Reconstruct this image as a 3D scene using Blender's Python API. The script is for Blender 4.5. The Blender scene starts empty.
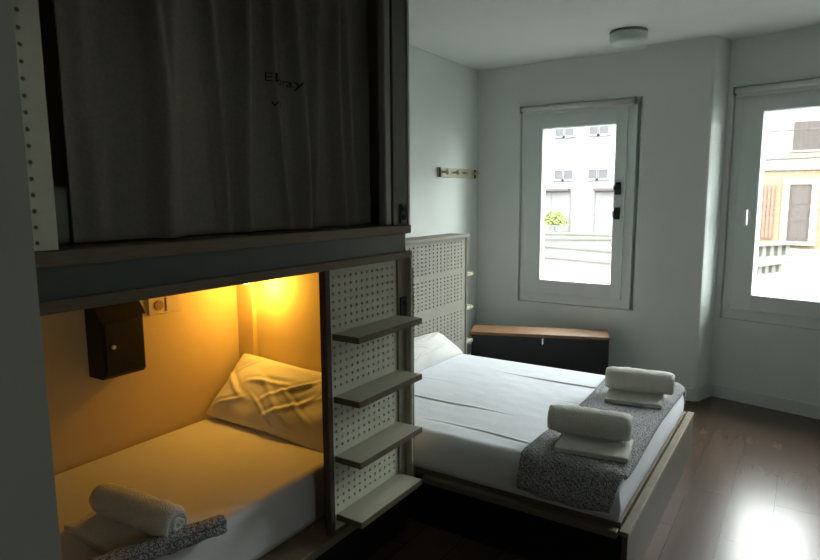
import bpy, bmesh, math, random
from mathutils import Vector, Matrix, noise
random.seed(7)
sc = bpy.context.scene
COL = sc.collection
R = math.radians

# ------------------------------------------------------------------ camera
pitch, roll, yaw = R(7.77), R(-0.33), R(33.13)
fw = Vector((-math.sin(yaw)*math.cos(pitch), math.cos(yaw)*math.cos(pitch), -math.sin(pitch)))
rt = Vector((math.cos(yaw), math.sin(yaw), 0)); up = rt.cross(fw)
r2 = rt*math.cos(roll)+up*math.sin(roll); u2 = -rt*math.sin(roll)+up*math.cos(roll)
cam = bpy.data.objects.new('camera', bpy.data.cameras.new('camera')); COL.objects.link(cam)
cam.matrix_world = Matrix(((r2.x, u2.x, -fw.x, 0), (r2.y, u2.y, -fw.y, 0), (r2.z, u2.z, -fw.z, 1.5), (0, 0, 0, 1)))
cam.data.sensor_width = 36; cam.data.lens = 611.4/820*36; cam.data.clip_start = .03; cam.data.clip_end = 300
sc.camera = cam

# ------------------------------------------------------------------ sky, exposure
w = bpy.data.worlds.new('sky'); sc.world = w; w.use_nodes = True
bg = w.node_tree.nodes['Background']; bg.inputs[0].default_value = (.935, 1.0, .975, 1); bg.inputs[1].default_value = 31.0
sc.view_settings.view_transform = 'Standard'; sc.view_settings.look = 'None'
sc.view_settings.exposure = 0.0; sc.view_settings.gamma = 1; sc.view_settings.use_curve_mapping = False
try:
    sc.cycles.use_denoising = True; sc.cycles.max_bounces = 12; sc.cycles.diffuse_bounces = 8
    sc.cycles.transparent_max_bounces = 16; sc.cycles.sample_clamp_indirect = 8
except Exception: pass
def area(name, loc, size, direction, energy=1.0, color=(1, 1, 1), portal=False):
    l = bpy.data.lights.new(name, 'AREA'); l.shape = 'RECTANGLE'; l.size, l.size_y = size; l.energy = energy; l.color = color
    if portal: l.cycles.is_portal = True
    o = bpy.data.objects.new(name, l); COL.objects.link(o); o.location = loc
    o.rotation_euler = Vector(direction).to_track_quat('-Z', 'Y').to_euler(); return o
A2 = R(-12.5); d2 = Vector((math.cos(A2), math.sin(A2), 0)); n2 = Vector((-math.sin(A2), math.cos(A2), 0)); O2 = Vector((-.545, 4.965, 0))
def W2(s, t, z): return O2 + d2*s + n2*t + Vector((0, 0, z))
area('window_portal', (-1.61, 5.10, 1.40), (.94, 1.62), (0, -1, 0), portal=True)
area('window_portal', W2(.8, .20, 1.40), (1.54, 1.62), -n2, portal=True)

area('window_portal', (2.66, -.35, 1.75), (.5, .5), (-1, 0, 0), portal=True)  # portal of the added side window, out of view
# ------------------------------------------------------------------ materials
def mat(name, c, rough=.6, c2=None, scale=8, stretch=(1, 1, 1), bump=0, bscale=None, metal=0, spec=.4, detail=4, kind='noise', coat=0):
    m = bpy.data.materials.new(name); m.use_nodes = True; nt = m.node_tree; N = nt.nodes; L = nt.links
    b = N['Principled BSDF']; b.inputs['Base Color'].default_value = (*c, 1); b.inputs['Roughness'].default_value = rough
    b.inputs['Metallic'].default_value = metal; b.inputs['Specular IOR Level'].default_value = spec
    tc = N.new('ShaderNodeTexCoord'); mp = N.new('ShaderNodeMapping'); mp.inputs['Scale'].default_value = stretch
    L.new(tc.outputs['Object'], mp.inputs[0])
    if c2 is not None:
        n = N.new('ShaderNodeTexNoise'); n.inputs['Scale'].default_value = scale; n.inputs['Detail'].default_value = detail
        L.new(mp.outputs[0], n.inputs['Vector'])
        r = N.new('ShaderNodeValToRGB'); r.color_ramp.elements[0].position = .3; r.color_ramp.elements[1].position = .7
        r.color_ramp.elements[0].color = (*c, 1); r.color_ramp.elements[1].color = (*c2, 1)
        L.new(n.outputs[0], r.inputs[0]); L.new(r.outputs[0], b.inputs['Base Color'])
    if bump:
        n = N.new('ShaderNodeTexNoise'); n.inputs['Scale'].default_value = bscale or scale; n.inputs['Detail'].default_value = 3
        L.new(mp.outputs[0], n.inputs['Vector'])
        bp = N.new('ShaderNodeBump'); bp.inputs['Strength'].default_value = bump; bp.inputs['Distance'].default_value = .01
        L.new(n.outputs[0], bp.inputs['Height']); L.new(bp.outputs[0], b.inputs['Normal'])
    return m
def emit(name, c, s):
    m = bpy.data.materials.new(name); m.use_nodes = True; b = m.node_tree.nodes['Principled BSDF']
    b.inputs['Base Color'].default_value = (*c, 1); b.inputs['Emission Color'].default_value = (*c, 1); b.inputs['Emission Strength'].default_value = s; return m
M = {}
M['wall'] = mat('white_plaster', (.66, .70, .68), .85, (.69, .73, .71), 3, bump=.08, bscale=60)
M['ceil'] = mat('ceiling_paint', (.70, .73, .71), .9, (.73, .76, .74), 2, bump=.05, bscale=50)
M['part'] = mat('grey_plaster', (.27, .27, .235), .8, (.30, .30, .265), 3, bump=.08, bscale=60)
M['base'] = mat('baseboard_paint', (.60, .64, .63), .5)
M['pvc'] = mat('white_window_plastic', (.66, .71, .70), .35)
M['pvc_in'] = mat('white_blind_tube', (.60, .63, .60), .5)
M['black'] = mat('black_metal', (.006, .007, .005), .5, (.012, .012, .01), 20)
M['blackwood'] = mat('black_laminate', (.010, .011, .014), .45, (.016, .017, .02), 12)
M['steel'] = mat('bright_steel', (.75, .75, .75), .25, metal=1)
M['panel'] = mat('cream_laminate', (.54, .54, .44), .6, (.58, .58, .48), 6, (1, 1, 3), bump=.03, bscale=40)
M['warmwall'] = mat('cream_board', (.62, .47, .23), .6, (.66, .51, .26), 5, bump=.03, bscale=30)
M['ply'] = mat('dark_plywood_edge', (.115, .090, .058), .55, (.17, .135, .09), 10, (1, 1.5, 40), bump=.1, bscale=30)
M['plylight'] = mat('pale_plywood', (.30, .25, .165), .55, (.38, .32, .22), 10, (1, 1, 12))
M['shelf'] = mat('grey_beige_laminate', (.37, .36, .28), .5, (.41, .40, .32), 8, (6, 1, 1))
M['sideboard'] = mat('brown_board', (.20, .18, .135), .55, (.24, .215, .165), 8, (1, 1, .2))
M['headp'] = mat('grey_cream_laminate', (.25, .245, .21), .6, (.275, .27, .23), 6)
M['rackwood'] = mat('pale_rack_wood', (.46, .44, .33), .55, (.52, .50, .38), 10, (1, 1, 12))
M['lockgrey'] = mat('bright_lock_metal', (.8, .82, .85), .3)
M['edge'] = mat('dark_board_edge', (.045, .034, .022), .6, (.07, .052, .034), 10, (1, 1.5, 20))
M['foot'] = mat('grey_brown_laminate', (.085, .075, .058), .6, (.10, .09, .07), 8, (1, 1.5, 8))
M['footrail'] = mat('worn_plywood_edge', (.15, .125, .085), .55, (.20, .17, .115), 10, (1, 1, 12))
M['fascia'] = mat('grey_green_board', (.062, .078, .070), .45, (.072, .09, .082), 5)
M['olive'] = mat('olive_board', (.085, .085, .055), .6, (.10, .10, .07), 5, (1, 1, .2))
M['lidwood'] = mat('warm_wood_lid', (.17, .088, .04), .4, (.24, .135, .068), 14, (1.5, 12, 12), bump=.05)
M['sheet'] = mat('white_cotton_sheet', (.70, .73, .78), .85, (.74, .77, .82), 6, bump=.12, bscale=25)
M['sheet1'] = mat('pale_cotton_sheet', (.66, .66, .66), .85, (.70, .70, .70), 6, bump=.12, bscale=25)
M['pillow'] = mat('white_pillowcase', (.68, .68, .65), .85, (.72, .72, .69), 6, bump=.2, bscale=18)
M['towel'] = mat('white_terry_towel', (.76, .77, .71), .95, (.80, .81, .75), 60, bump=.8, bscale=220)
M['curtain'] = mat('grey_brown_curtain', (.18, .168, .138), .95, (.215, .20, .165), 90, bump=.25, bscale=300, spec=.1)
M['mat_up'] = mat('grey_green_mattress', (.25, .26, .20), .9)
M['trimgrey'] = mat('grey_metal_trim', (.20, .20, .19), .45)
M['ink'] = mat('black_print', (.022, .021, .018), .9, spec=.1)
M['socket'] = mat('beige_socket_plastic', (.62, .50, .34), .45)
M['lamp'] = mat('opal_lamp', (.52, .58, .56), .35)
M['rim'] = mat('grey_metal_rim', (.22, .24, .22), .4, metal=.6)
M['rubber'] = mat('matt_black', (.01, .01, .01), .8)
M['led'] = emit('warm_led', (1.0, .72, .30), 18)
M['void'] = mat('hollow_shade_black', (.010, .010, .009), .9, spec=.1)  # near-black puts the shade of unlit hollows into the colour

def floor_mat():
    m = bpy.data.materials.new('dark_laminate_planks'); m.use_nodes = True; nt = m.node_tree; N = nt.nodes; L = nt.links
    b = N['Principled BSDF']; tc = N.new('ShaderNodeTexCoord'); mp = N.new('ShaderNodeMapping')
    mp.inputs['Rotation'].default_value = (0, 0, R(90)); L.new(tc.outputs['Object'], mp.inputs[0])
    br = N.new('ShaderNodeTexBrick'); br.inputs['Scale'].default_value = 1; br.inputs['Brick Width'].default_value = 1.25; br.inputs['Row Height'].default_value = .19
    br.inputs['Mortar Size'].default_value = .0015; br.offset = .37
    br.inputs['Color1'].default_value = (.066, .042, .031, 1); br.inputs['Color2'].default_value = (.080, .052, .038, 1); br.inputs['Mortar'].default_value = (.015, .01, .008, 1)
    L.new(mp.outputs[0], br.inputs['Vector'])
    n = N.new('ShaderNodeTexNoise'); n.inputs['Scale'].default_value = 2.2; n.inputs['Detail'].default_value = 2
    m2 = N.new('ShaderNodeMapping'); m2.inputs['Scale'].default_value = (9, .9, 1); L.new(tc.outputs['Object'], m2.inputs[0]); L.new(m2.outputs[0], n.inputs['Vector'])
    mx = N.new('ShaderNodeMix'); mx.data_type = 'RGBA'; mx.blend_type = 'OVERLAY'; mx.inputs[0].default_value = .22
    L.new(br.outputs[0], mx.inputs[6]); L.new(n.outputs[0], mx.inputs[7]); L.new(mx.outputs[2], b.inputs['Base Color'])
    rr = N.new('ShaderNodeMapRange'); rr.inputs[3].default_value = .26; rr.inputs[4].default_value = .26; L.new(n.outputs[0], rr.inputs[0]); L.new(rr.outputs[0], b.inputs['Roughness'])
    bp = N.new('ShaderNodeBump'); bp.inputs['Strength'].default_value = .05; bp.inputs['Distance'].default_value = .001
    L.new(n.outputs[0], bp.inputs['Height']); L.new(bp.outputs[0], b.inputs['Normal']); b.inputs['Specular IOR Level'].default_value = .36
    return m
M['floor'] = floor_mat()
def throw_mat():
    m = bpy.data.materials.new('grey_herringbone_wool'); m.use_nodes = True; nt = m.node_tree; N = nt.nodes; L = nt.links
    b = N['Principled BSDF']; b.inputs['Roughness'].default_value = .95; b.inputs['Specular IOR Level'].default_value = .1
    tc = N.new('ShaderNodeTexCoord')
    w1 = N.new('ShaderNodeTexWave'); w1.inputs['Scale'].default_value = 24; w1.inputs['Distortion'].default_value = 9; w1.inputs['Detail'].default_value = 1; w1.inputs['Detail Scale'].default_value = 7
    w1.bands_direction = 'DIAGONAL'; L.new(tc.outputs['Object'], w1.inputs['Vector'])
    r = N.new('ShaderNodeValToRGB'); r.color_ramp.elements[0].position = .35; r.color_ramp.elements[1].position = .65
    r.color_ramp.elements[0].color = (.115, .12, .125, 1); r.color_ramp.elements[1].color = (.50, .51, .52, 1)
    L.new(w1.outputs[0], r.inputs[0]); L.new(r.outputs[0], b.inputs['Base Color'])
    bp = N.new('ShaderNodeBump'); bp.inputs['Strength'].default_value = .6; bp.inputs['Distance'].default_value = .004
    L.new(w1.outputs[0], bp.inputs['Height']); L.new(bp.outputs[0], b.inputs['Normal']); return m
M['throw'] = throw_mat()
def glass_mat():
    m = bpy.data.materials.new('window_glass'); m.use_nodes = True; N = m.node_tree.nodes; L = m.node_tree.links
    N.remove(N['Principled BSDF']); t = N.new('ShaderNodeBsdfTransparent'); g = N.new('ShaderNodeBsdfGlossy'); g.inputs['Roughness'].default_value = .02
    mx = N.new('ShaderNodeMixShader'); mx.inputs[0].default_value = .05; L.new(t.outputs[0], mx.inputs[1]); L.new(g.outputs[0], mx.inputs[2])
    L.new(mx.outputs[0], N['Material Output'].inputs[0]); return m
M['glass'] = glass_mat()

# ------------------------------------------------------------------ helpers
def box(bm, x0, x1, y0, y1, z0, z1, bev=0, seg=2, X=None):
    t = bmesh.new(); bmesh.ops.create_cube(t, size=1)
    for v in t.verts: v.co = Vector(((x0+x1)/2+v.co.x*(x1-x0), (y0+y1)/2+v.co.y*(y1-y0), (z0+z1)/2+v.co.z*(z1-z0)))
    if bev: bmesh.ops.bevel(t, geom=t.edges[:], offset=bev, segments=seg, profile=.5, affect='EDGES')
    if X is not None: bmesh.ops.transform(t, matrix=X, verts=t.verts[:])
    me = bpy.data.meshes.new('t'); t.to_mesh(me); t.free(); bm.from_mesh(me); bpy.data.meshes.remove(me); return bm
def cyl(bm, a, b, r, r1=None, seg=24, bev=0):
    a = Vector(a); b = Vector(b); d = b-a; t = bmesh.new()
    bmesh.ops.create_cone(t, cap_ends=True, segments=seg, radius1=r, radius2=r if r1 is None else r1, depth=d.length)
    if bev: bmesh.ops.bevel(t, geom=[e for e in t.edges if abs(e.verts[0].co.z-e.verts[1].co.z) < 1e-6], offset=bev, segments=2, affect='EDGES')
    bmesh.ops.transform(t, matrix=Matrix.Translation((a+b)/2) @ d.to_track_quat('Z', 'Y').to_matrix().to_4x4(), verts=t.verts[:])
    me = bpy.data.meshes.new('t'); t.to_mesh(me); t.free(); bm.from_mesh(me); bpy.data.meshes.remove(me); return bm
def B(*a, **k): return box(bmesh.new(), *a, **k)
def grid(bm, nu, nv, fn, close=False):
    vs = [[bm.verts.new(fn(i/nu, j/nv)) for j in range(nv+1)] for i in range(nu+1)]
    for i in range(nu):
        for j in range(nv): bm.faces.new((vs[i][j], vs[i+1][j], vs[i+1][j+1], vs[i][j+1]))
    return vs
def worldpos(o):
    p = Vector((0, 0, 0))
    while o: p += o.location; o = o.parent
    return p
def obj(name, bm, m, parent=None, smooth=False, label=None):
    """geometry is given in world metres; the object's origin goes to its base (top level) or to its parent's origin"""
    bmesh.ops.recalc_face_normals(bm, faces=bm.faces[:])
    if parent: off = worldpos(parent); loc = Vector((0, 0, 0))
    else:
        xs = [v.co for v in bm.verts]; off = Vector(((min(c.x for c in xs)+max(c.x for c in xs))/2, (min(c.y for c in xs)+max(c.y for c in xs))/2, min(c.z for c in xs))); loc = off
    for v in bm.verts: v.co -= off
    me = bpy.data.meshes.new(name); bm.to_mesh(me); bm.free(); me.materials.append(m)
    if smooth:
        for p in me.polygons: p.use_smooth = True
    o = bpy.data.objects.new(name, me); COL.objects.link(o); o.parent = parent; o.location = loc
    if label: o['label'] = label
    return o
def thing(name, label, cat, loc, group=None):
    o = bpy.data.objects.new(name, None); COL.objects.link(o); o.location = loc; o.empty_display_size = .1
    return tag(o, label, cat, group)
def tag(o, label, cat, group=None, kind=None):
    o['label'] = label; o['category'] = cat
    if group: o['group'] = group
    if kind: o['kind'] = kind
    return o
def struct(name, bm, m, label=None):
    o = obj(name, bm, m); o['kind'] = 'structure'
    if label: o['label'] = label
    return o
def XF(loc, rz=0): return Matrix.Translation(loc) @ Matrix.Rotation(rz, 4, 'Z')
W2M = XF(O2, A2)
CE = 2.57

# ------------------------------------------------------------------ the room
struct('floor', B(-2.6, 2.5, -1.8, 5.0, -.06, 0), M['floor'], 'dark brown laminate plank floor')
struct('ceiling', B(-2.6, 2.5, -1.8, 5.6, CE, CE+.1), M['ceil'], 'white painted ceiling')
struct('wall_left', B(-2.6, -2.48, -1.8, 5.1, 0, CE), M['wall'], 'white wall with the coat rack')
def wall_open(X, s0, s1, a0, a1, z0, z1, t):
    bm = bmesh.new()
    box(bm, s0, a0, 0, t, 0, CE, X=X); box(bm, a1, s1, 0, t, 0, CE, X=X)
    box(bm, a0, a1, 0, t, 0, z0, X=X); box(bm, a0, a1, 0, t, z1, CE, X=X); return bm
W1M = XF((0, 4.9, 0))
struct('wall_back', box(wall_open(W1M, -2.48, -1.07, -2.085, -1.112, .60, 2.235, .17), -1.185, -1.07, 5.021, 5.12, .5, 2.3), M['wall'], 'white wall around the narrow window')
struct('wall_window', wall_open(W2M, .0, 3.4, .035, 1.58, .60, 2.245, .17), M['wall'], 'white wall around the wide window')
bm = bmesh.new(); pts = [(-1.07, 4.785), (-.635, 4.76), (-.618, 4.765), (-.608, 4.78), (-.545, 4.965), (-.50, 5.2), (-1.07, 5.2)]
lo = [bm.verts.new((x, y, 0)) for x, y in pts]; hi = [bm.verts.new((x, y, CE)) for x, y in pts]
bm.faces.new(lo); bm.faces.new(hi)
for i in range(len(pts)): bm.faces.new((lo[i], lo[(i+1) % len(pts)], hi[(i+1) % len(pts)], hi[i]))
struct('wall_pillar', bm, M['wall'], 'white wall pillar between the two windows')
bm = B(2.5, 2.6, -1.8, -.6, 0, CE)
box(bm, 2.5, 2.6, -.1, 5.0, 0, CE); box(bm, 2.5, 2.6, -.6, -.1, 0, 1.5); box(bm, 2.5, 2.6, -.6, -.1, 2.0, CE)
struct('wall_right', bm, M['wall'], 'white wall with an added side window out of view')
struct('wall_front', B(-2.6, 2.5, -1.9, -1.8, 0, CE), M['wall'])
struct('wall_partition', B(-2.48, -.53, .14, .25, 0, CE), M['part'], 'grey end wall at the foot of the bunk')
struct('baseboard_window', B(0.0, 3.2, -.014, 0, 0, .095, .003, X=W2M), M['base'], 'white baseboard under the wide window')
bm = bmesh.new(); pp = [(-1.07, 4.785), (-.64, 4.76), (-.608, 4.775), (-.548, 4.95)]; off = .013
def strip(pp, off, z0, z1):
    bm = bmesh.new(); n = []
    for i, p in enumerate(pp):
        a = Vector(pp[max(0, i-1)]); b = Vector(pp[min(len(pp)-1, i+1)]); d = (b-a).normalized(); n.append(Vector(p)+Vector((d.y, -d.x))*off)
    A = [bm.verts.new((p[0], p[1], z0)) for p in pp]; Bv = [bm.verts.new((p[0], p[1], z1)) for p in pp]
    C = [bm.verts.new((p.x, p.y, z0)) for p in n]; D = [bm.verts.new((p.x, p.y, z1)) for p in n]
    for i in range(len(pp)-1):
        for q in ((A, C), (C, D), (D, Bv), (Bv, A)): bm.faces.new((q[0][i], q[0][i+1], q[1][i+1], q[1][i]))
    for i in (0, -1): bm.faces.new((A[i], C[i], D[i], Bv[i]))
    return bm
struct('baseboard_pillar', strip(pp, off, 0, .095), M['base'], 'white baseboard round the pillar foot')
struct('baseboard_left', B(-2.48, -2.467, 2.2, 4.9, 0, .095), M['base'])
struct('baseboard_back', B(-2.46, -1.07, 4.887, 4.9, 0, .095), M['base'])

# windows ------------------------------------------------------------
def ring(bm, x0, x1, z0, z1, wl, wr, wb, wt, y0, y1, X, bev=.004):
    box(bm, x0, x0+wl, y0, y1, z0, z1, bev, X=X); box(bm, x1-wr, x1, y0, y1, z0, z1, bev, X=X)
    box(bm, x0+wl-.002, x1-wr+.002, y0, y1, z0, z0+wb, bev, X=X); box(bm, x0+wl-.002, x1-wr+.002, y0, y1, z1-wt, z1, bev, X=X); return bm
def window(n, X, a0, a1, z0, z1, sashes, origin):
    w_ = bpy.data.objects.new(f'window_{n}', None); COL.objects.link(w_); w_.location = origin; w_['kind'] = 'structure'
    bm = ring(bmesh.new(), a0-.02, a1+.02, z0-.02, z1+.02, .075, .075, .085, .075, -.022, .07, X)
    fr = obj('window_frame', bm, M['pvc'], w_)
    for (s0, s1, g) in sashes:
        gl, gr, gb, gt = g
        sh = obj('window_sash', ring(bmesh.new(), s0, s1, z0+.055, z1-.045, gl, gr, gb, gt, -.045, .05, X), M['pvc'], w_)
        bead = ring(bmesh.new(), s0+gl-.012, s1-gr+.012, z0+.055+gb-.012, z1-.045-gt+.012, .014, .014, .014, .014, -.035, .03, X, .002)
        obj('glazing_bead', bead, M['pvc'], sh)
        obj('pane', box(bmesh.new(), s0+gl-.005, s1-gr+.005, .010, .016, z0+.055+gb-.005, z1-.045-gt+.005, X=X), M['glass'], sh)
    return w_
W1R = XF((0, 4.95, 0)); W2R = XF(O2+n2*.05, A2)
w1 = window(1, W1R, -2.06, -1.17, .622, 2.215, [(-2.025, -1.215, (.135, .085, .12, .125))], (-1.6, 4.9, .6))
w1['label'] = 'narrow white window over the black chest'
for za, zb in ((1.505, 1.60), (1.315, 1.405)):
    bm = bmesh.new(); box(bm, -1.285, -1.245, -.068, -.045, za, zb, .003, X=W1R)
    for k in range(3): box(bm, -1.288, -1.238, -.075, -.066, za+.008+k*.03, za+.022+k*.03, .002, X=W1R)
    h = obj('window_hinge', bm, M['black'], w1, label='black metal hinge')
    obj('hinge_cap', box(bmesh.new(), -1.30, -1.286, -.066, -.046, za+.02, zb-.02, .003, X=W1R), M['steel'], h)
w2 = window(2, W2R, .06, 1.56, .622, 2.225, [(.10, .80, (.135, .10, .115, .115)), (.82, 1.52, (.10, .135, .115, .115))], tuple(W2(.8, 0, .6)))
w2['label'] = 'wide white window at the right edge of the room'
bm = bmesh.new(); box(bm, .165, .195, -.058, -.045, 1.33, 1.40, .004, X=W2R)
h = obj('window_handle', bm, M['pvc'], w2)
bm = bmesh.new(); cyl(bm, W2(.18, .0, 1.385), W2(.18, -.035, 1.385), .009); box(bm, .171, .189, -.098, -.082, 1.285, 1.395, .005, X=W2R)
obj('handle_lever', bm, M['steel'], h)
WR = XF((2.5, -.1, 0), R(-90))
fill_win = window(3, WR, .0, .5, 1.5, 2.0, [(.035, .465, (.05, .05, .05, .05))], (2.5, -.35, 1.5)); fill_win['label'] = 'added side window out of view that fills in light'  # window added out of view to brighten bunk front and near wall
def blind(X, a0, a1, z, label, side):
    p = X @ Vector(((a0+a1)/2, -.05, z)); t = thing('roller_blind', label, 'blind', p, 'roller blinds above the windows')
    bm = bmesh.new(); cyl(bm, X @ Vector((a0, -.068, z)), X @ Vector((a1, -.068, z)), .021); obj('blind_roll', bm, M['pvc_in'], t, True)
    bm = bmesh.new(); box(bm, a0+.01, a1-.01, -.070, -.062, z-.045, z-.019, .002, X=X); obj('blind_bar', bm, M['pvc_in'], t)
    for s in (a0, a1):
        bm = bmesh.new(); box(bm, s-.008, s+.006, -.092, -.046, z-.028, z+.028, .003, X=X)
        o = obj('blind_bracket', bm, M['trimgrey'], t, label='grey end bracket')
blind(W1R, -2.07, -1.16, 2.205, 'thin white rolled-up roller blind above the narrow window over the chest', 1)
blind(W2R, .05, 1.57, 2.215, 'thin white rolled-up roller blind above the wide window at right', -1)

# ceiling light ------------------------------------------------------
t = thing('ceiling_light', 'round white flush lamp on the ceiling in front of the pillar', 'lamp', (-1.085, 4.31, CE))
bm = bmesh.new(); cyl(bm, (-1.085, 4.31, CE), (-1.085, 4.31, CE-.014), .119, seg=48, bev=.003); obj('lamp_rim', bm, M['rim'], t, False, 'dark metal rim')
bm = bmesh.new(); prof = [(.118, -.018), (.120, -.05), (.113, -.068), (.095, -.080), (.06, -.088), (.0, -.090)]
vs = [[bm.verts.new((-1.085+r*math.cos(a), 4.31+r*math.sin(a), CE+z)) for a in [i*2*math.pi/48 for i in range(48)]] for r, z in prof[:-1]]
c = bm.verts.new((-1.085, 4.31, CE-.09))
for k in range(len(vs)-1):
    for i in range(48): bm.faces.new((vs[k][i], vs[k][(i+1) % 48], vs[k+1][(i+1) % 48], vs[k+1][i]))
for i in range(48): bm.faces.new((vs[-1][i], vs[-1][(i+1) % 48], c))
obj('lamp_shade', bm, M['lamp'], t, True)

# coat rack ----------------------------------------------------------
t = thing('coat_rack', 'small wooden coat rack with round pegs on the white wall', 'coat rack', (-2.47, 4.51, 1.65))
obj('rack_board', B(-2.4795, -2.461, 4.195, 4.815, 1.65, 1.728, .004), M['rackwood'], t)
for y in (4.255, 4.43, 4.60, 4.765):
    bm = bmesh.new(); cyl(bm, (-2.461, y, 1.692), (-2.43, y, 1.692), .009); cyl(bm, (-2.43, y, 1.692), (-2.405, y, 1.692), .022, bev=.006)
    obj('peg', bm, M['rackwood'], t, True)
for y in (4.20, 4.80):
    bm = bmesh.new(); box(bm, -2.4605, -2.452, y-.006, y+.012, 1.652, 1.726, .002); obj('end_clip', bm, M['black'], t, label='black end clip')

# ------------------------------------------------------------------ pegboard
def pegboard(x, th, y0, y1, zbands, z0, z1, pitch=.031, r=.0058, sgn=1, py=None):
    """slab in the y-z plane, front at x, with real round holes in the given z bands"""
    py = py or pitch; bm = bmesh.new(); ny = int((y1-y0-.03)/py); ym = (y1-y0-ny*py)/2; ya = y0+ym; yb = ya+ny*py
    def q(a, b, c, d, xx): bm.faces.new([bm.verts.new((xx, p[0], p[1])) for p in (a, b, c, d)])
    def rect(u0, u1, v0, v1):
        if u1-u0 < 1e-5 or v1-v0 < 1e-5: return
        for xx in (x, x-th*sgn): q((u0, v0), (u1, v0), (u1, v1), (u0, v1), xx)
    zc = z0
    for (za, zb) in zbands:
        nz = max(1, int((zb-za)/pitch)); za2 = za+((zb-za)-nz*pitch)/2; zb2 = za2+nz*pitch
        rect(y0, y1, zc, za2); rect(y0, ya, za2, zb2); rect(yb, y1, za2, zb2); zc = zb2
        for i in range(ny):
            for j in range(nz):
                cy = ya+(i+.5)*py; cz = za2+(j+.5)*pitch; h = pitch/2; g = py/2; rings = []
                for xx in (x, x-th*sgn):
                    cor = [bm.verts.new((xx, cy+g*a, cz+h*b)) for a, b in ((1, 1), (-1, 1), (-1, -1), (1, -1))]
                    rg = [bm.verts.new((xx, cy+r*math.cos(R(22.5+45*k)), cz+r*math.sin(R(22.5+45*k)))) for k in range(8)]
                    for k in range(4):
                        bm.faces.new((cor[k], rg[2*k], rg[2*k+1])); bm.faces.new((cor[k], rg[2*k+1], rg[(2*k+2) % 8], cor[(k+1) % 4]))
                    rings.append(rg)
                for k in range(8): bm.faces.new((rings[0][k], rings[0][(k+1) % 8], rings[1][(k+1) % 8], rings[1][k]))
    rect(y0, y1, zc, z1)
    xa, xb = x, x-th*sgn
    for p in (((xa, y0, z0), (xb, y0, z0), (xb, y0, z1), (xa, y0, z1)), ((xa, y1, z0), (xb, y1, z0), (xb, y1, z1), (xa, y1, z1)),
              ((xa, y0, z0), (xb, y0, z0), (xb, y1, z0), (xa, y1, z0)), ((xa, y0, z1), (xb, y0, z1), (xb, y1, z1), (xa, y1, z1))):
        bm.faces.new([bm.verts.new(c) for c in p])
    bmesh.ops.remove_doubles(bm, verts=bm.verts[:], dist=1e-5); return bm

# ------------------------------------------------------------------ the bunk
bk = thing('bunk_bed', 'built-in bunk with plywood edges, curtained upper berth and lit lower berth', 'bunk bed', (-1.9, 1.2, 0))
obj('deck_board', B(-2.44, -1.385, .252, 2.135, 1.35, 1.385, .003), M['ply'], bk)
obj('fascia', B(-1.43, -1.405, .252, 2.12, 1.276, 1.35), M['fascia'], bk, label='dark grey-green band between the plywood edges')
obj('bottom_board', B(-2.44, -1.39, .252, 2.15, 1.246, 1.276, .003), M['ply'], bk)
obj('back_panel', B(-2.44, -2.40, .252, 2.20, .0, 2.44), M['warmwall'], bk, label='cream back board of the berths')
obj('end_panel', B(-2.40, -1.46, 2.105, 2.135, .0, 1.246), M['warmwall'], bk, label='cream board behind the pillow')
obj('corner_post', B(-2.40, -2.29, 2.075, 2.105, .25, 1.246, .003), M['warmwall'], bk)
obj('upper_end_panel', B(-2.40, -1.455, 2.10, 2.135, 1.385, 2.44), M['sideboard'], bk)
obj('upper_front_board', B(-1.455, -1.405, 2.035, 2.135, 1.385, 2.44, .002), M['olive'], bk, label='dark olive upright board')
obj('edge_strip', B(-1.455, -1.40, 2.135, 2.150, 1.385, 2.44, .002), M['shelf'], bk, label='pale thin board edge')
obj('metal_trim', B(-1.445, -1.412, 1.99, 2.033, 1.386, 2.44, .006), M['trimgrey'], bk, label='light grey vertical rail')
obj('top_board', B(-2.44, -1.385, .252, 2.15, 2.44, 2.475, .003), M['ply'], bk)
pz = [1.40+.0345*k for k in range(30)]
bm = bmesh.new()
def post_holes():
    bm = bmesh.new(); x = -1.40; th = .02; y0, y1 = .60, .712; cyh = .668; z = 1.387; p = .0345; r = .0048; h = .010
    for k in range(30):
        za, zb = z+k*p, z+(k+1)*p; cz = (za+zb)/2
        for xx in (x, x-th):
            for (u0, u1) in ((y0, cyh-h), (cyh+h, y1)): bm.faces.new([bm.verts.new((xx, a, b)) for a, b in ((u0, za), (u1, za), (u1, zb), (u0, zb))])
        rg2 = []
        for xx in (x, x-th):
            cor = [bm.verts.new((xx, cyh+h*a, cz+p/2*b)) for a, b in ((1, 1), (-1, 1), (-1, -1), (1, -1))]
            rg = [bm.verts.new((xx, cyh+r*math.cos(R(22.5+45*k2)), cz+r*math.sin(R(22.5+45*k2)))) for k2 in range(8)]
            for k2 in range(4):
                bm.faces.new((cor[k2], rg[2*k2], rg[2*k2+1])); bm.faces.new((cor[k2], rg[2*k2+1], rg[(2*k2+2) % 8], cor[(k2+1) % 4]))
            rg2.append(rg)
        for k2 in range(8): bm.faces.new((rg2[0][k2], rg2[0][(k2+1) % 8], rg2[1][(k2+1) % 8], rg2[1][k2]))
    z1 = z+30*p
    for pp in (((x, y0, z), (x-th, y0, z), (x-th, y0, z1), (x, y0, z1)), ((x, y1, z), (x-th, y1, z), (x-th, y1, z1), (x, y1, z1)), ((x, y0, z), (x, y1, z), (x-th, y1, z), (x-th, y0, z))):
        bm.faces.new([bm.verts.new(c) for c in pp])
    bmesh.ops.remove_doubles(bm, verts=bm.verts[:], dist=1e-5); return bm
obj('drilled_post', post_holes(), M['panel'], bk, label='pale upright with a column of drilled holes')
obj('lower_rail', B(-1.53, -1.40, .252, 2.19, .215, .25, .003), M['ply'], bk)
obj('base_panel', B(-1.47, -1.45, .252, 2.19, .0, .215), M['void'], bk, label='dark recessed plinth')
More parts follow.
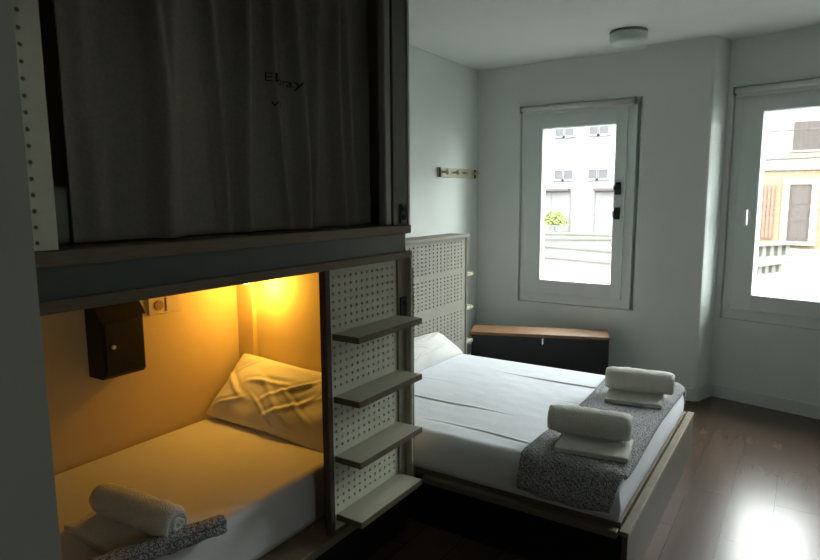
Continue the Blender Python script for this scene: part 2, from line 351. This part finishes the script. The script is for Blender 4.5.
obj('slat_base', B(-2.40, -1.53, .252, 2.105, .20, .245), M['ply'], bk)
obj('opening_edge', B(-1.43, -1.405, 1.610, 1.636, .25, 1.246, .002), M['edge'], bk, label='dark plywood edge of the opening')

obj('hole_shade_strip', B(-1.445, -1.432, .602, .708, 1.387, 2.43), M['void'], bk, label='added black strip standing in for shade in the drilled holes')  # black sheet added so the post holes look shaded
# shelf unit with perforated panel
su = thing('shelf_unit', 'pegboard panel with four open shelves beside the lit berth', 'shelf unit', (-1.40, 1.88, .25))
bands = [(.322, .522), (.550, .752), (.780, .985), (1.014, 1.235)]
obj('pegboard_panel', pegboard(-1.42, .018, 1.635, 2.075, bands, .252, 1.245, pitch=.0295, r=.0062, py=.0338), M['panel'], su)
obj('hole_shade_board', B(-1.460, -1.448, 1.640, 2.071, .252, 1.243), M['void'], su, label='added black board standing in for shade in the holes')  # black sheet added so the pegboard holes look shaded
obj('side_panel', B(-1.45, -1.41, 2.072, 2.128, .252, 1.245), M['sideboard'], su, label='brown panel margin coloured darker as recess shade')  # recess shade is put into this strip's darker colour
obj('outer_edge', B(-1.47, -1.385, 2.128, 2.142, .252, 1.245, .002), M['shelf'], su)
obj('outer_board', B(-1.50, -1.40, 2.143, 2.175, .252, 1.20, .002), M['ply'], su, label='dark plywood outer board')
for z in (1.010, .775, .546, .316):
    bm = B(-1.419, -1.30, 1.66, 2.075, z-.024, z, .002); s_ = obj('shelf', bm, M['shelf'], su)
    e = bmesh.new(); box(e, -1.303, -1.2985, 1.659, 2.076, z-.0235, z-.0005); box(e, -1.418, -1.300, 1.657, 1.6605, z-.0235, z-.0005)
    obj('shelf_edge', e, M['ply'], s_, label='dark plywood front edge')
t = thing('wall_socket', 'small black socket on the shade-toned brown margin above the top shelf', 'socket', (-1.41, 2.10, 1.02))
obj('plate', B(-1.41, -1.402, 2.08, 2.122, 1.0, 1.085, .003), M['black'], t)
obj('button', B(-1.402, -1.397, 2.09, 2.112, 1.05, 1.07, .002), M['rubber'], t)
t = thing('light_switch', 'black switch pair on the dark upright of the upper berth', 'switch', (-1.405, 2.09, 1.38))
obj('plate', B(-1.405, -1.398, 2.075, 2.125, 1.392, 1.47, .003), M['black'], t)
for z in (1.405, 1.44): obj('rocker', B(-1.398, -1.393, 2.084, 2.116, z, z+.022, .002), M['rubber'], t)

# curtain -------------------------------------------------------------
def cur_x(y, z):
    k = (2.45-z)/1.06
    s = (y-.75)
    ph = 15*s+2.6*math.sin(2.6*s+.6)+.5*k
    f = .6*math.sin(ph)+.25*math.sin(2.3*ph+1.7+.6*k)*(.5+.5*math.sin(4*s+1))
    g = 0
    for c, wd, h, dr in ((.02, .02, .6, .02), (.13, .03, .45, -.02), (.27, .022, .8, .03), (.36, .03, .5, -.03), (.50, .018, .5, .02), (.62, .024, 1.0, -.02), (.72, .014, .6, .05), (.82, .020, 1.0, .015), (.93, .016, .7, -.02), (1.03, .018, 1.1, .01), (1.12, .02, .6, .02)):
        g += h*math.exp(-((s-c-dr*k-.012*math.sin(5*k+c*20))/wd)**2)
    return -1.515+.018*f+.062*min(g, 1.25)*(.65+.35*k)+.004*noise.noise(Vector((y*6, z*3, 0)))
bm = bmesh.new()
def cf(u, v):
    z = 1.392+v*(2.43-1.392); y0 = .80-.022*v+.004*math.sin(9*v); y = y0+u*(2.04-y0); return (cur_x(y, z), y, z)
grid(bm, 420, 60, cf)
cu = obj('curtain', bm, M['curtain'], None, True); tag(cu, 'dark grey-brown curtain drawn across the upper berth', 'curtain')
sm = cu.modifiers.new('s', 'SOLIDIFY'); sm.thickness = .002
def text_bm(s, size, y, z, tilt=0, ext=0):
    cv = bpy.data.curves.new('txt', 'FONT'); cv.body = s; cv.size = size; cv.resolution_u = 3
    o = bpy.data.objects.new('txt', cv); COL.objects.link(o); dg = bpy.context.evaluated_depsgraph_get(); dg.update()
    me = bpy.data.meshes.new_from_object(o.evaluated_get(dg)); bpy.data.objects.remove(o)
    bm = bmesh.new(); bm.from_mesh(me); bpy.data.meshes.remove(me)
    bmesh.ops.triangulate(bm, faces=bm.faces[:]); bmesh.ops.subdivide_edges(bm, edges=[e for e in bm.edges if e.calc_length() > size*.12], cuts=2)
    for v in bm.verts:
        a, b = v.co.x, v.co.y; yy = y+a; zz = z+b+tilt*a; v.co = Vector((cur_x(yy, zz)+.008, yy, zz))
    return bm
obj('printed_text', text_bm('EDoray', .040, 1.456, 1.874, -.10), M['ink'], cu, label='faint black lettering')
obj('printed_text', text_bm('v n', .032, 1.472, 1.795), M['ink'], cu, label='faint black mark')
um = obj('upper_mattress', B(-2.38, -1.54, .27, 2.09, 1.387, 1.53, .03, 3), M['mat_up'], None, True); tag(um, 'grey-green mattress in the upper berth behind the curtain', 'mattress')

# ------------------------------------------------------------------ soft things
def mattress(x0, x1, y0, y1, z0, z1, f, n=(90, 110), rad=.035):
    """rounded slab; f(x,y) is added to the top"""
    bm = bmesh.new(); nu, nv = n
    xs = [x0+rad*(1-math.cos(a)) for a in [i*math.pi/2/5 for i in range(5)]]
    xs = xs+[x0+rad+(x1-x0-2*rad)*i/nu for i in range(nu+1)]+[x0+x1-x for x in reversed(xs)]
    ys = [y0+rad*(1-math.cos(a)) for a in [i*math.pi/2/5 for i in range(5)]]
    ys = ys+[y0+rad+(y1-y0-2*rad)*i/nv for i in range(nv+1)]+[y0+y1-y for y in reversed(ys)]
    def top(x, y):
        ex = max(0, rad-(x-x0), rad-(x1-x)); ey = max(0, rad-(y-y0), rad-(y1-y)); e = min(rad, math.hypot(ex, ey))
        return z1-rad+math.sqrt(max(0, rad*rad-e*e))+f(x, y)*(1 if e < 1e-6 else .3)
    V = [[bm.verts.new((x, y, top(x, y))) for y in ys] for x in xs]; nx, ny = len(xs), len(ys)
    for i in range(nx-1):
        for j in range(ny-1): bm.faces.new((V[i][j], V[i+1][j], V[i+1][j+1], V[i][j+1]))
    loop = [V[i][0] for i in range(nx)]+[V[-1][j] for j in range(1, ny)]+[V[i][-1] for i in range(nx-2, -1, -1)]+[V[0][j] for j in range(ny-2, 0, -1)]
    prev = loop; H = z1-rad-z0
    for k in range(1, 7):
        cur = []
        for v in loop:
            c = v.co; zz = c.z*(1-k/6)+z0*(k/6); b = .006*math.sin(k/6*math.pi)+.003*noise.noise(Vector((c.x*7, c.y*7, zz*14)))
            cx, cy = (x0+x1)/2, (y0+y1)/2; dx = b if c.x > x1-1e-4 else (-b if c.x < x0+1e-4 else 0); dy = b if c.y > y1-1e-4 else (-b if c.y < y0+1e-4 else 0)
            cur.append(bm.verts.new((c.x+dx, c.y+dy, zz)))
        for i in range(len(loop)): bm.faces.new((prev[i], prev[(i+1) % len(loop)], cur[(i+1) % len(loop)], cur[i]))
        prev = cur
    bm.faces.new(prev); return bm
def f1(x, y): return .003*noise.noise(Vector((x*3, y*3, 1)))
m1 = obj('mattress', mattress(-2.385, -1.535, .27, 2.08, .247, .45, f1), M['sheet1'], None, True)
tag(m1, 'single mattress in a pale fitted sheet in the lit lower berth', 'mattress')
CR = [2.42, 2.70, 3.02, 3.33]
def f2(x, y):
    z = .0035*noise.noise(Vector((x*2.2, y*2.2, 4)))+.0015*noise.noise(Vector((x*9, y*12, 2)))
    for i, c in enumerate(CR):
        d = y-(c+.012*math.sin(x*3+i*2)+.006*math.sin(x*9+i)); a = max(0, .35+.9*math.sin(x*4.3+i*2.1))*(1.3 if i % 2 else .9)
        z += a*(.0022*math.exp(-(d/.007)**2)-.0035*math.exp(-((d+.012)/.008)**2))
    return z
m2 = obj('mattress', mattress(-2.12, -.535, 2.265, 3.64, .262, .435, f2, (110, 330), .05), M['sheet'], None, True)
tag(m2, 'double mattress under a creased white sheet on the low platform bed', 'mattress')

def pillow(name, m, P, ux, uy, uz, L, Wd, T, seed, label, e=(3.2, .55, 2.6, .6), wr_=1):
    """P centre; ux length dir, uy width dir, uz thickness dir"""
    ux, uy, uz = Vector(ux).normalized(), Vector(uy).normalized(), Vector(uz).normalized(); P = Vector(P); bm = bmesh.new(); n = 90; mN = 60; rg = random.Random(int(seed*10))
    creases = [(rg.uniform(-.8, .85), rg.uniform(-.7, .6), rg.choice((.35, .55, .8, -.5))+rg.uniform(-.15, .15), rg.uniform(.15, .42), rg.uniform(.018, .04), rg.uniform(.004, .009)) for _ in range(13)]
    def side(sg):
        def fn(u, v):
            a, b = u*2-1, v*2-1
            prof = (max(0, 1-abs(a)**e[0])**e[1])*(max(0, 1-abs(b)**e[2])**e[3])
            pull = 1-.06*(1-abs(a))*abs(b)**3; pa = 1-.05*(1-abs(b))*abs(a)**3
            x = a*L/2*pa; y = b*Wd/2*pull; q = Vector((a*3+seed, b*3, sg*3))
            wr = wr_*.011*noise.noise(q*.9)
            for (ca, cb, an, ln, wd, hh) in creases:
                da, db = (a-ca)*1.0, (b-cb)*.55; sn = da*math.cos(an)+db*math.sin(an); dn = -da*math.sin(an)+db*math.cos(an)+.05*math.sin(sn*5)
                wr += wr_*hh*(math.exp(-(dn/wd)**2)-.6*math.exp(-((dn-1.8*wd)/wd)**2))*math.exp(-(sn/ln)**4)*min(1, prof*1.5)
            return P+ux*x+uy*y+uz*(sg*(T/2*prof)+sg*wr*min(1, prof*2))
        return fn
    A = grid(bm, n, mN, side(1)); C = grid(bm, n, mN, side(-1)); bmesh.ops.remove_doubles(bm, verts=bm.verts[:], dist=.0008)
    o = obj(name, bm, m, None, True); return tag(o, label, 'pillow')
s2 = math.sqrt(.5)
pillow('pillow', M['pillow'], (-1.975, 1.955, .578), (1, 0, -.035), (0, .72, .69), (0, -.69, .72), .80, .36, .13, 3.3, 'wrinkled pillow leaning on the end board of the lit lower berth')
pillow('pillow', M['pillow'], (-2.03, 3.13, .510), (0, 1, -.03), (-.85, 0, .52), (.52, 0, .85), .98, .24, .175, 8.1, 'white pillow leaning on the headboard of the double bed', (2.3, .5, 2.2, .5), .6)

def thick_path(path, th):
    """closed outline of an open 2-D path with constant thickness"""
    n = len(path); L_, R_ = [], []
    for i, p in enumerate(path):
        a = Vector(path[max(0, i-1)]); b = Vector(path[min(n-1, i+1)]); d = (b-a).normalized(); nn = Vector((-d.y, d.x))*th/2; p = Vector(p)
        L_.append(p+nn); R_.append(p-nn)
    return L_+R_[::-1]
def extrude_path(path, th, length, X, seg=24, wob=.0015, endshape=None, taper=0):
    out = thick_path(path, th); bm = bmesh.new(); rows = []; n = len(path); N2 = len(out)
    for k in range(seg+1):
        t = k/seg-.5; row = []; sc_ = 1-taper*max(0, (abs(t)-.43)/.07)**2
        for i, p in enumerate(out):
            q = Vector((p.x*8, p.y*8, t*5)); w_ = noise.noise(q*3)*wob
            row.append(bm.verts.new(X @ Vector((t*length+(endshape(i/N2) if endshape else 0)*(1 if t > 0 else -1)*(abs(t) > .45), (p.x+w_)*sc_, (p.y+w_)*sc_))))
        rows.append(row)
    for k in range(seg):
        for i in range(N2): bm.faces.new((rows[k][i], rows[k][(i+1) % N2], rows[k+1][(i+1) % N2], rows[k+1][i]))
    for row in (rows[0], rows[-1]):
        for i in range(n-1): bm.faces.new((row[i], row[i+1], row[N2-2-i], row[N2-1-i]))
    return bm
def roll_towel(loc, rz, length, r, label, group, mt, tilt=0, squash=.86):
    p = []; turns = 3.2; th = r*.21
    for i in range(110):
        a = i/109*turns*2*math.pi; rr = r*.12+(r*.88)*(i/109)**.92; p.append((rr*math.cos(-a+2.2), rr*math.sin(-a+2.2)*squash))
    X = Matrix.Translation(loc) @ Matrix.Rotation(rz, 4, 'Z') @ Matrix.Rotation(tilt, 4, 'Y')
    bm = extrude_path(p, th, length, X, wob=.005, endshape=lambda s: .006*math.sin(s*17), taper=.16)
    o = obj('rolled_towel', bm, mt, None, True); return tag(o, label, 'towel', group)
def fold_towel(loc, rz, lx, ly, th, layers, label, group, mt):
    p = []; lay = th/layers
    for k in range(layers):
        z = lay*(k+.5); xs = [-ly/2+lay*.5+(ly-lay)*i/18 for i in range(19)]
        if k % 2: xs = xs[::-1]
        p += [(x, z+.0015*math.sin(x*25+k)) for x in xs]
        if k < layers-1:
            sx = xs[-1]; sg = 1 if k % 2 == 0 else -1
            p += [(sx+sg*lay*.5*math.sin(a), z+lay*.5*(1-math.cos(a))) for a in (.6, 1.1, 1.57, 2.0, 2.5)]
    bm = extrude_path(p, lay*.93, lx, XF(loc, rz), wob=.002)
    o = obj('folded_towel', bm, mt, None, True); return tag(o, label, 'towel', group)

# double bed -----------------------------------------------------------
db = thing('platform_bed', 'low double platform bed with plywood frame in the middle of the room', 'bed', (-1.2, 2.97, 0))
obj('foot_panel', B(-.51, -.488, 2.225, 3.745, .0, .25, .002), M['foot'], db, label='grey-brown foot board reaching the floor')
obj('foot_rail', B(-.520, -.485, 2.222, 3.75, .232, .252, .002), M['footrail'], db, label='pale plywood top edge at the foot')
obj('side_rail', B(-1.385, -.526, 2.21, 2.245, .222, .25, .002), M['ply'], db)
obj('side_rail', B(-2.13, -.526, 3.70, 3.745, .222, .25, .002), M['ply'], db)
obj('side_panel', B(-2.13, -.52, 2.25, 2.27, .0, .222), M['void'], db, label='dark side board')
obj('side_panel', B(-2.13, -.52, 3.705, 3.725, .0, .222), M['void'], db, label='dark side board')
obj('slat_base', B(-2.13, -.526, 2.272, 3.70, .20, .26), M['ply'], db)
# headboard unit
hu = thing('headboard_unit', 'pale pegboard headboard unit with a flat top behind the double bed', 'headboard', (-2.2, 3.2, 0))
bz = [(.42, .672), (.725, .945), (.962, 1.188)]
obj('pegboard_panel', pegboard(-2.14, .018, 2.56, 4.04, bz, .0, 1.20, pitch=.0262, r=.0074, py=.050), M['headp'], hu)
obj('top_board', B(-2.29, -2.118, 2.54, 4.075, 1.20, 1.222, .002), M['headp'], hu)
obj('side_panel', B(-2.28, -2.132, 4.04, 4.058, 0, 1.20, .002), M['sideboard'], hu, label='brown panel margin coloured darker as recess shade')
for z in (.668, .927, .405):
    obj('shelf', B(-2.275, -2.135, 4.058, 4.165, z-.026, z, .002), M['shelf'], hu)

# throw on the double bed
def throw_mesh():
    bm = bmesh.new(); prof = []
    # profile along the bed's width: (y, z) — fold curled under at the near side, up, across, over the far side
    prof += [(2.236, .318), (2.222, .312), (2.212, .322), (2.218, .345), (2.232, .365)]
    prof = [(2.262, .345), (2.258, .322), (2.243, .308), (2.222, .312), (2.213, .330), (2.217, .355), (2.228, .385), (2.238, .410), (2.249, .428), (2.268, .4425), (2.30, .448)]
    prof += [(2.30+1.28*i/60, .448) for i in range(1, 61)]
    prof += [(3.61, .4465), (3.64, .437), (3.657, .418), (3.663, .39), (3.664, .355)]
    n = len(prof); nu = 46
    cum = [0]
    for i in range(1, n): cum.append(cum[-1]+math.dist(prof[i-1], prof[i]))
    def fn(u, v):
        i = min(n-1, int(round(v*(n-1)))); y, z = prof[i]; s = cum[i]
        hang = 1 if i < 9 else 0
        x0 = -.925-.012*math.sin(s*4+1)+(.005*hang); x1 = -.530+.006*math.sin(s*5)-(.045*(9-i)/9 if hang else 0)
        x = x0+u*(x1-x0); e = min(u, 1-u)
        if hang: y += .006*math.sin(u*14+1)-.0*e; z += .012*math.sin(u*5+2.2)*(1-i/9)
        z += .0035*noise.noise(Vector((x*9, y*9, 5)))+(.002*math.sin(x*30)*(0 if hang else 1))
        if u > .88 and 10 < i: z -= ((u-.88)/.12)**2*.035
        return (x, y, z)
    grid(bm, nu, n-1, fn); return bm
th = obj('throw_blanket', throw_mesh(), M['throw'], None, True); tag(th, 'grey patterned wool throw laid across the foot of the double bed', 'blanket')
sm = th.modifiers.new('s', 'SOLIDIFY'); sm.thickness = .014; sm.offset = 0

G = 'white towels laid out on the beds'
fold_towel((-.690, 2.455, .457), R(8), .29, .215, .020, 2, 'folded white towel under the near roll on the double bed', G, M['towel'])
roll_towel((-.730, 2.52, .457+.020+.058), R(8), .33, .065, 'rolled white towel nearest the camera on the double bed', G, M['towel'])
fold_towel((-.695, 3.175, .457), R(8), .27, .21, .020, 2, 'folded white towel under the far roll on the double bed', G, M['towel'])
roll_towel((-.690, 3.255, .457+.020+.058), R(8), .325, .065, 'rolled white towel at the far side of the double bed', G, M['towel'])

# lower berth: throw roll and towels
p = []
for i in range(90):
    a = i/89*2.4*2*math.pi; rr = .006+.030*(i/89); p.append((rr*math.cos(a), rr*math.sin(a)*.75))
X = Matrix.Translation((-1.57, .925, .452+.024)) @ Matrix.Rotation(R(74), 4, 'Z')
o = obj('throw_blanket', extrude_path(p, .014, .56, X, seg=50, wob=.004), M['throw'], None, True); tag(o, 'grey patterned throw rolled along the edge of the lower berth', 'blanket')
fold_towel((-1.735, 1.02, .4535), R(-2), .36, .22, .020, 2, 'folded white towel under the roll in the lower berth', G, M['towel'])
roll_towel((-1.715, 1.050, .4535+.020+.048), R(4), .36, .053, 'rolled white towel in the lit lower berth', G, M['towel'])

# letterbox on the back board
t = thing('letterbox', 'black metal letterbox with a small lock on the back board of the lower berth', 'letterbox', (-2.35, 1.37, .775))
bm = bmesh.new(); y0, y1 = 1.298, 1.478; prof = [(-2.399, .785), (-2.30, .785), (-2.285, .80), (-2.285, 1.030), (-2.345, 1.110), (-2.399, 1.110)]
a = [bm.verts.new((x, y0, z)) for x, z in prof]; b = [bm.verts.new((x, y1, z)) for x, z in prof]; bm.faces.new(a); bm.faces.new(b)
for i in range(6): bm.faces.new((a[i], a[(i+1) % 6], b[(i+1) % 6], b[i]))
bmesh.ops.bevel(bm, geom=bm.edges[:], offset=.002, segments=1, affect='EDGES'); obj('box_body', bm, M['black'], t)
bm = bmesh.new(); box(bm, -2.285, -2.279, 1.308, 1.468, .81, 1.01, .002); d = obj('box_door', bm, M['black'], t)
bm = bmesh.new(); box(bm, -.012, .095, -.002, .002, -.088, .088); 
lid = B(-.10, 0, 1.290, 1.486, -.0015, .0015, .001)
bmesh.ops.transform(lid, matrix=Matrix.Translation((-2.278, 0, 1.027)) @ Matrix.Rotation(math.atan2(.080, .060), 4, 'Y'), verts=lid.verts[:]); obj('lid', lid, M['black'], t)
bm = bmesh.new(); cyl(bm, (-2.279, 1.338, .915), (-2.272, 1.338, .915), .0085); obj('lock', bm, M['lockgrey'], t, label='bright round lock')
obj('name_slot', B(-2.279, -2.276, 1.37, 1.43, .835, .845, .001), M['rubber'], t)

# beige double socket
t = thing('wall_socket', 'beige double plate with round socket beside the letterbox in the lower berth', 'socket', (-2.395, 1.66, .985))
obj('plate', B(-2.399, -2.389, 1.575, 1.745, .990, 1.070, .003), M['socket'], t)
bm = bmesh.new(); cyl(bm, (-2.389, 1.625, 1.03), (-2.385, 1.625, 1.03), .022); obj('socket_face', bm, mat('brown_plastic', (.30, .17, .08), .6), t, label='darker round socket')
obj('rocker', B(-2.389, -2.384, 1.66, 1.725, 1.0, 1.06, .002), M['socket'], t)

# berth lamp: small round spotlight under the deck by the corner post, warm
t = thing('reading_lamp', 'small lit warm spotlight at the inner corner of the lower berth', 'lamp', (-2.235, 2.005, 1.235))
bm = bmesh.new(); cyl(bm, (-2.235, 1.985, 1.235), (-2.235, 1.985, 1.112), .007); obj('lamp_stem', bm, M['trimgrey'], t, True)
bm = bmesh.new(); cyl(bm, (-2.235, 1.985, 1.118), (-2.235, 1.985, 1.100), .026, bev=.003); obj('lamp_head', bm, M['trimgrey'], t, True)
bm = bmesh.new(); cyl(bm, (-2.235, 1.985, 1.100), (-2.235, 1.985, 1.094), .021); obj('lamp_lens', bm, M['led'], t, True, 'glowing warm lens')
l = bpy.data.lights.new('reading_light', 'POINT'); l.energy = 7.0; l.color = (1.0, .53, .07); l.shadow_soft_size = .03
lo_ = bpy.data.objects.new('reading_light', l); COL.objects.link(lo_); lo_.parent = t; lo_.location = (.06, .02, -.160)

# black chest under the narrow window ------------------------------------
CX = Matrix(((.936, -.351, 0, -1.19), (.351, .936, 0, 4.555), (0, 0, 1, 0), (0, 0, 0, 1)))
t = thing('storage_chest', 'long black chest with a wooden lid under the narrow window', 'chest', (-1.7, 4.5, 0))
obj('chest_body', box(bmesh.new(), -1.04, -.006, .006, .27, 0, .425, .003, X=CX), M['blackwood'], t)
obj('chest_lid', box(bmesh.new(), -1.05, 0, 0, .275, .425, .449, .003, X=CX), M['lidwood'], t, label='warm brown wooden lid')
bm = bmesh.new(); box(bm, -.500, -.486, -.004, .006, .375, .417, .002, X=CX); la = obj('latch', bm, M['steel'], t, label='small bright latch')
obj('latch_pin', box(bmesh.new(), -.497, -.489, -.008, -.003, .369, .383, .002, X=CX), M['steel'], la)

# ------------------------------------------------------------------ outside
GZ = -.42
M['pave'] = mat('pale_paving', (0.066, 0.066, 0.061), .8, (0.075, 0.075, 0.071), .5)
M['facade'] = mat('white_render', (0.094, 0.094, 0.095), .9, (0.100, 0.098, 0.100), .4)
M['facade2'] = mat('pale_render', (0.089, 0.084, 0.080), .9, (0.095, 0.091, 0.084), .4)
M['stone'] = mat('pale_stone', (0.066, 0.066, 0.059), .9, (0.084, 0.082, 0.073), 2, bump=.3)
M['coping'] = mat('grey_coping_stone', (0.050, 0.051, 0.047), .9, (0.059, 0.059, 0.052), 3)
M['shop'] = mat('pale_shutter', (0.071, 0.066, 0.064), .7)
M['winglass'] = mat('far_window_glass', (0.041, 0.041, 0.043), .6, spec=.05)
M['shut'] = mat('grey_roller_shutter', (0.040, 0.034, 0.032), .8, spec=.1)
M['redwood'] = mat('red_painted_door', (0.071, 0.031, 0.020), .7, (0.080, 0.039, 0.024), 2)
M['surround'] = mat('cream_surround', (0.098, 0.094, 0.071), .8)
M['hedge'] = mat('yellow_green_leaves', (0.061, 0.084, 0.018), .8, (0.089, 0.105, 0.031), 3)
M['yellow'] = mat('yellow_render', (0.105, 0.095, 0.059), .9)
def brick_mat():
    m = bpy.data.materials.new('orange_brick'); m.use_nodes = True; N = m.node_tree.nodes; L = m.node_tree.links; b = N['Principled BSDF']; b.inputs['Roughness'].default_value = .9
    tc = N.new('ShaderNodeTexCoord'); mp = N.new('ShaderNodeMapping'); mp.inputs['Rotation'].default_value = (R(90), 0, 0); L.new(tc.outputs['Object'], mp.inputs[0])
    br = N.new('ShaderNodeTexBrick'); br.inputs['Scale'].default_value = 1; br.inputs['Brick Width'].default_value = .5; br.inputs['Row Height'].default_value = .16; br.inputs['Mortar Size'].default_value = .012
    br.inputs['Color1'].default_value = (0.094, 0.060, 0.031, 1); br.inputs['Color2'].default_value = (0.104, 0.071, 0.040, 1); br.inputs['Mortar'].default_value = (0.102, 0.084, 0.059, 1)
    L.new(mp.outputs[0], br.inputs['Vector']); L.new(br.outputs[0], b.inputs['Base Color']); return m
M['brick'] = brick_mat()
M['cable'] = mat('black_cable', (.02, .02, .02), .6)
struct('ground', B(-60, 60, -30, 60, GZ-.1, GZ), M['pave'], 'bright paved square outside')

F = 26.0
b1 = thing('building', 'white rendered building across the square seen through the narrow window', 'building', (-12, F+4, GZ))
obj('wall', B(-40, -2.6, F, F+8, GZ, 8.5), M['facade'], b1)
def fwin(x0, x1, z0, z1, parent, m, name='window', bars=0, fm=None):
    bm = bmesh.new()
    box(bm, x0-.06, x1+.06, F-.05, F-.002, z1, z1+.07); box(bm, x0-.06, x0, F-.05, F-.002, z0, z1); box(bm, x1, x1+.06, F-.05, F-.002, z0, z1); box(bm, x0-.1, x1+.1, F-.09, F-.002, z0-.07, z0)
    for k in range(bars):
        xb = x0+(x1-x0)*(k+1)/(bars+1); box(bm, xb-.03, xb+.03, F-.045, F-.008, z0, z1)
    fr = obj(name, bm, fm or M['facade2'], parent); obj('pane', B(x0, x1, F-.03, F-.004, z0, z1), m, fr); return fr
for x in (-13.0, -9.42, -7.95, -5.6, -3.6):
    for z0 in (2.20, 4.02, 5.9):
        fwin(x, x+.33, z0, z0+.37, b1, M['winglass'], fm=M['facade']); fwin(x+.42, x+.78, z0, z0+.37, b1, M['winglass'], fm=M['facade'])
for x0, x1 in ((-12.9, -11.3), (-10.35, -8.75), (-7.62, -6.0), (-5.2, -3.6)):
    g = fwin(x0, x1, -.15, 1.66, b1, M['shop'], 'shop_front', 1, M['coping'])
    obj('canopy', B(x0-.05, x1+.05, F-.35, F-.05, 1.69, 1.80, .01), M['shut'], g, label='grey canopy strip')
obj('plinth', B(-40, -2.6, F-.06, F, GZ, -.05), M['stone'], b1)
b2 = thing('building', 'orange brick building with pale upper floor seen through the wide window', 'building', (6, F+4, GZ))
obj('wall', B(-2.55, 26, F, F+8, 2.42, 8.5), M['facade2'], b2)
obj('brick_wall', B(-2.55, 26, F-.02, F+8, GZ, 2.40), M['brick'], b2, label='orange brick ground floor')
obj('cornice', B(-2.6, 26, F-.12, F, 2.34, 2.46, .02), M['stone'], b2)
obj('panel_band', B(-1.0, 2.0, F-.03, F, 2.46, 2.95), M['yellow'], b2, label='yellow painted panel')
for x0 in (-.70, 3.2, 7.2, 11.2):
    g = fwin(x0, x0+1.3, 3.05, 4.03, b2, M['shut'], 'shuttered_window')
    bm = bmesh.new()
    for k in range(12): box(bm, x0+.01, x0+1.29, F-.045, F-.03, 3.07+k*.08, 3.12+k*.08)
    obj('slats', bm, M['shut'], g)
def fdoor(x0, x1, z0, z1, parent, m, surround=True):
    y = F-.02; bm = bmesh.new(); wd = .22
    box(bm, x0-wd, x0, y-.08, y-.002, z0, z1+wd); box(bm, x1, x1+wd, y-.08, y-.002, z0, z1+wd); box(bm, x0, x1, y-.08, y-.002, z1, z1+wd); box(bm, x0-wd, x1+wd, y-.25, y-.002, z0-.12, z0)
    d = obj('doorway', bm, M['surround'], parent, label='cream door surround')
    bm = B(x0, x1, y-.03, y-.004, z0, z1)
    for k in range(3): box(bm, x0+.08, x1-.08, y-.045, y-.03, z0+.12+k*(z1-z0-.2)/3, z0+.12+(k+.82)*(z1-z0-.2)/3)
    obj('door', bm, m, d)
fdoor(-.68, -.02, -.18, 1.85, b2, M['shut']); fdoor(4.2, 5.1, -.18, 1.85, b2, M['redwood'])
bm = B(-1.85, -1.12, F-.10, F-.03, -.1, 1.85)
for k in range(6): box(bm, -1.83+k*.12, -1.75+k*.12, F-.13, F-.09, -.05, 1.8)
obj('red_shutter', bm, M['redwood'], b2, label='red slatted shutter')
bm = bmesh.new()
def cable(z, sag, r, nm, lb):
    bm = bmesh.new(); p = None
    for i in range(33):
        x = -6+i*.5; q = (x, F-.6, z+(x+2)*.03-sag*math.cos((x-2)/8*1.57)); 
        if p: cyl(bm, p, q, r, seg=6)
        p = q
    tag(obj(nm, bm, M['cable']), lb, 'cable')
cable(3.75, .1, .018, 'power_cable', 'thin upper cable crossing before the shuttered window outside')
cable(2.78, .1, .03, 'power_cable', 'thick lower cable along the top of the orange brick outside')
# terraces of stone in the square
def terrace(x0, y0, x1, y1, h, lb, wdt=.35, balus=False):
    a = Vector((x0, y0, GZ)); b = Vector((x1, y1, GZ)); d = b-a; Lh = d.length; X = Matrix.Translation(a) @ Matrix.Rotation(math.atan2(d.y, d.x), 4, 'Z')
    t = thing('stone_wall', lb, 'wall', (a+b)/2, 'low stone walls in the square')
    if balus:
        bm = bmesh.new(); n = int(Lh/.32)
        for k in range(n): box(bm, .05+k*.32, .20+k*.32, .08, wdt-.08, .1, h, X=X)
        box(bm, 0, Lh, 0, wdt, 0, .1, X=X); obj('balusters', bm, M['stone'], t)
    else: obj('wall_body', box(bmesh.new(), 0, Lh, 0, wdt, 0, h, X=X), M['stone'], t)
    obj('coping', box(bmesh.new(), -.05, Lh+.05, -.05, wdt+.05, h, h+.08, X=X), M['coping'], t, label='grey coping')
terrace(-13, 24.2, -4.2, 24.4, .35, 'long stone wall nearest the white building')
terrace(-10.0, 20.2, -4.6, 22.8, .35, 'slanting stone wall rising to the right before the white building')
terrace(-9.5, 19.6, -3.6, 17.6, .30, 'stone wall falling to the right in the square')
terrace(-8.2, 17.0, -3.4, 15.4, .22, 'low stone kerb wall nearest the narrow window')
terrace(-2.6, 18.6, -.25, 21.8, .42, 'stone balustrade rising towards the brick building', balus=True)
terrace(-1.6, 14.2, -.35, 17.2, .30, 'stone wall in front of the balustrade outside the wide window', balus=True)
# bush
t = thing('bush', 'yellow-green bush in front of the white building', 'bush', (-9.0, 24.95, GZ))
bm = bmesh.new(); cyl(bm, (-9.0, 24.95, GZ), (-9.0, 24.95, .2), .05, seg=8); obj('stem', bm, M['stone'], t)
bm = bmesh.new()
for i in range(1400):
    a = random.random()*6.283; rr = random.random()**.5; z = random.random(); P = Vector((-9.0+math.cos(a)*rr*.62*(1-.6*z), 24.95+math.sin(a)*rr*.4*(1-.6*z), .30+z*.50))
    u = Vector((random.gauss(0, 1), random.gauss(0, 1), random.gauss(0, 1))).normalized()*.07; v = u.orthogonal().normalized()*.035
    bm.faces.new([bm.verts.new(P+q) for q in (u, v, -u, -v)])
obj('leaves', bm, M['hedge'], t)
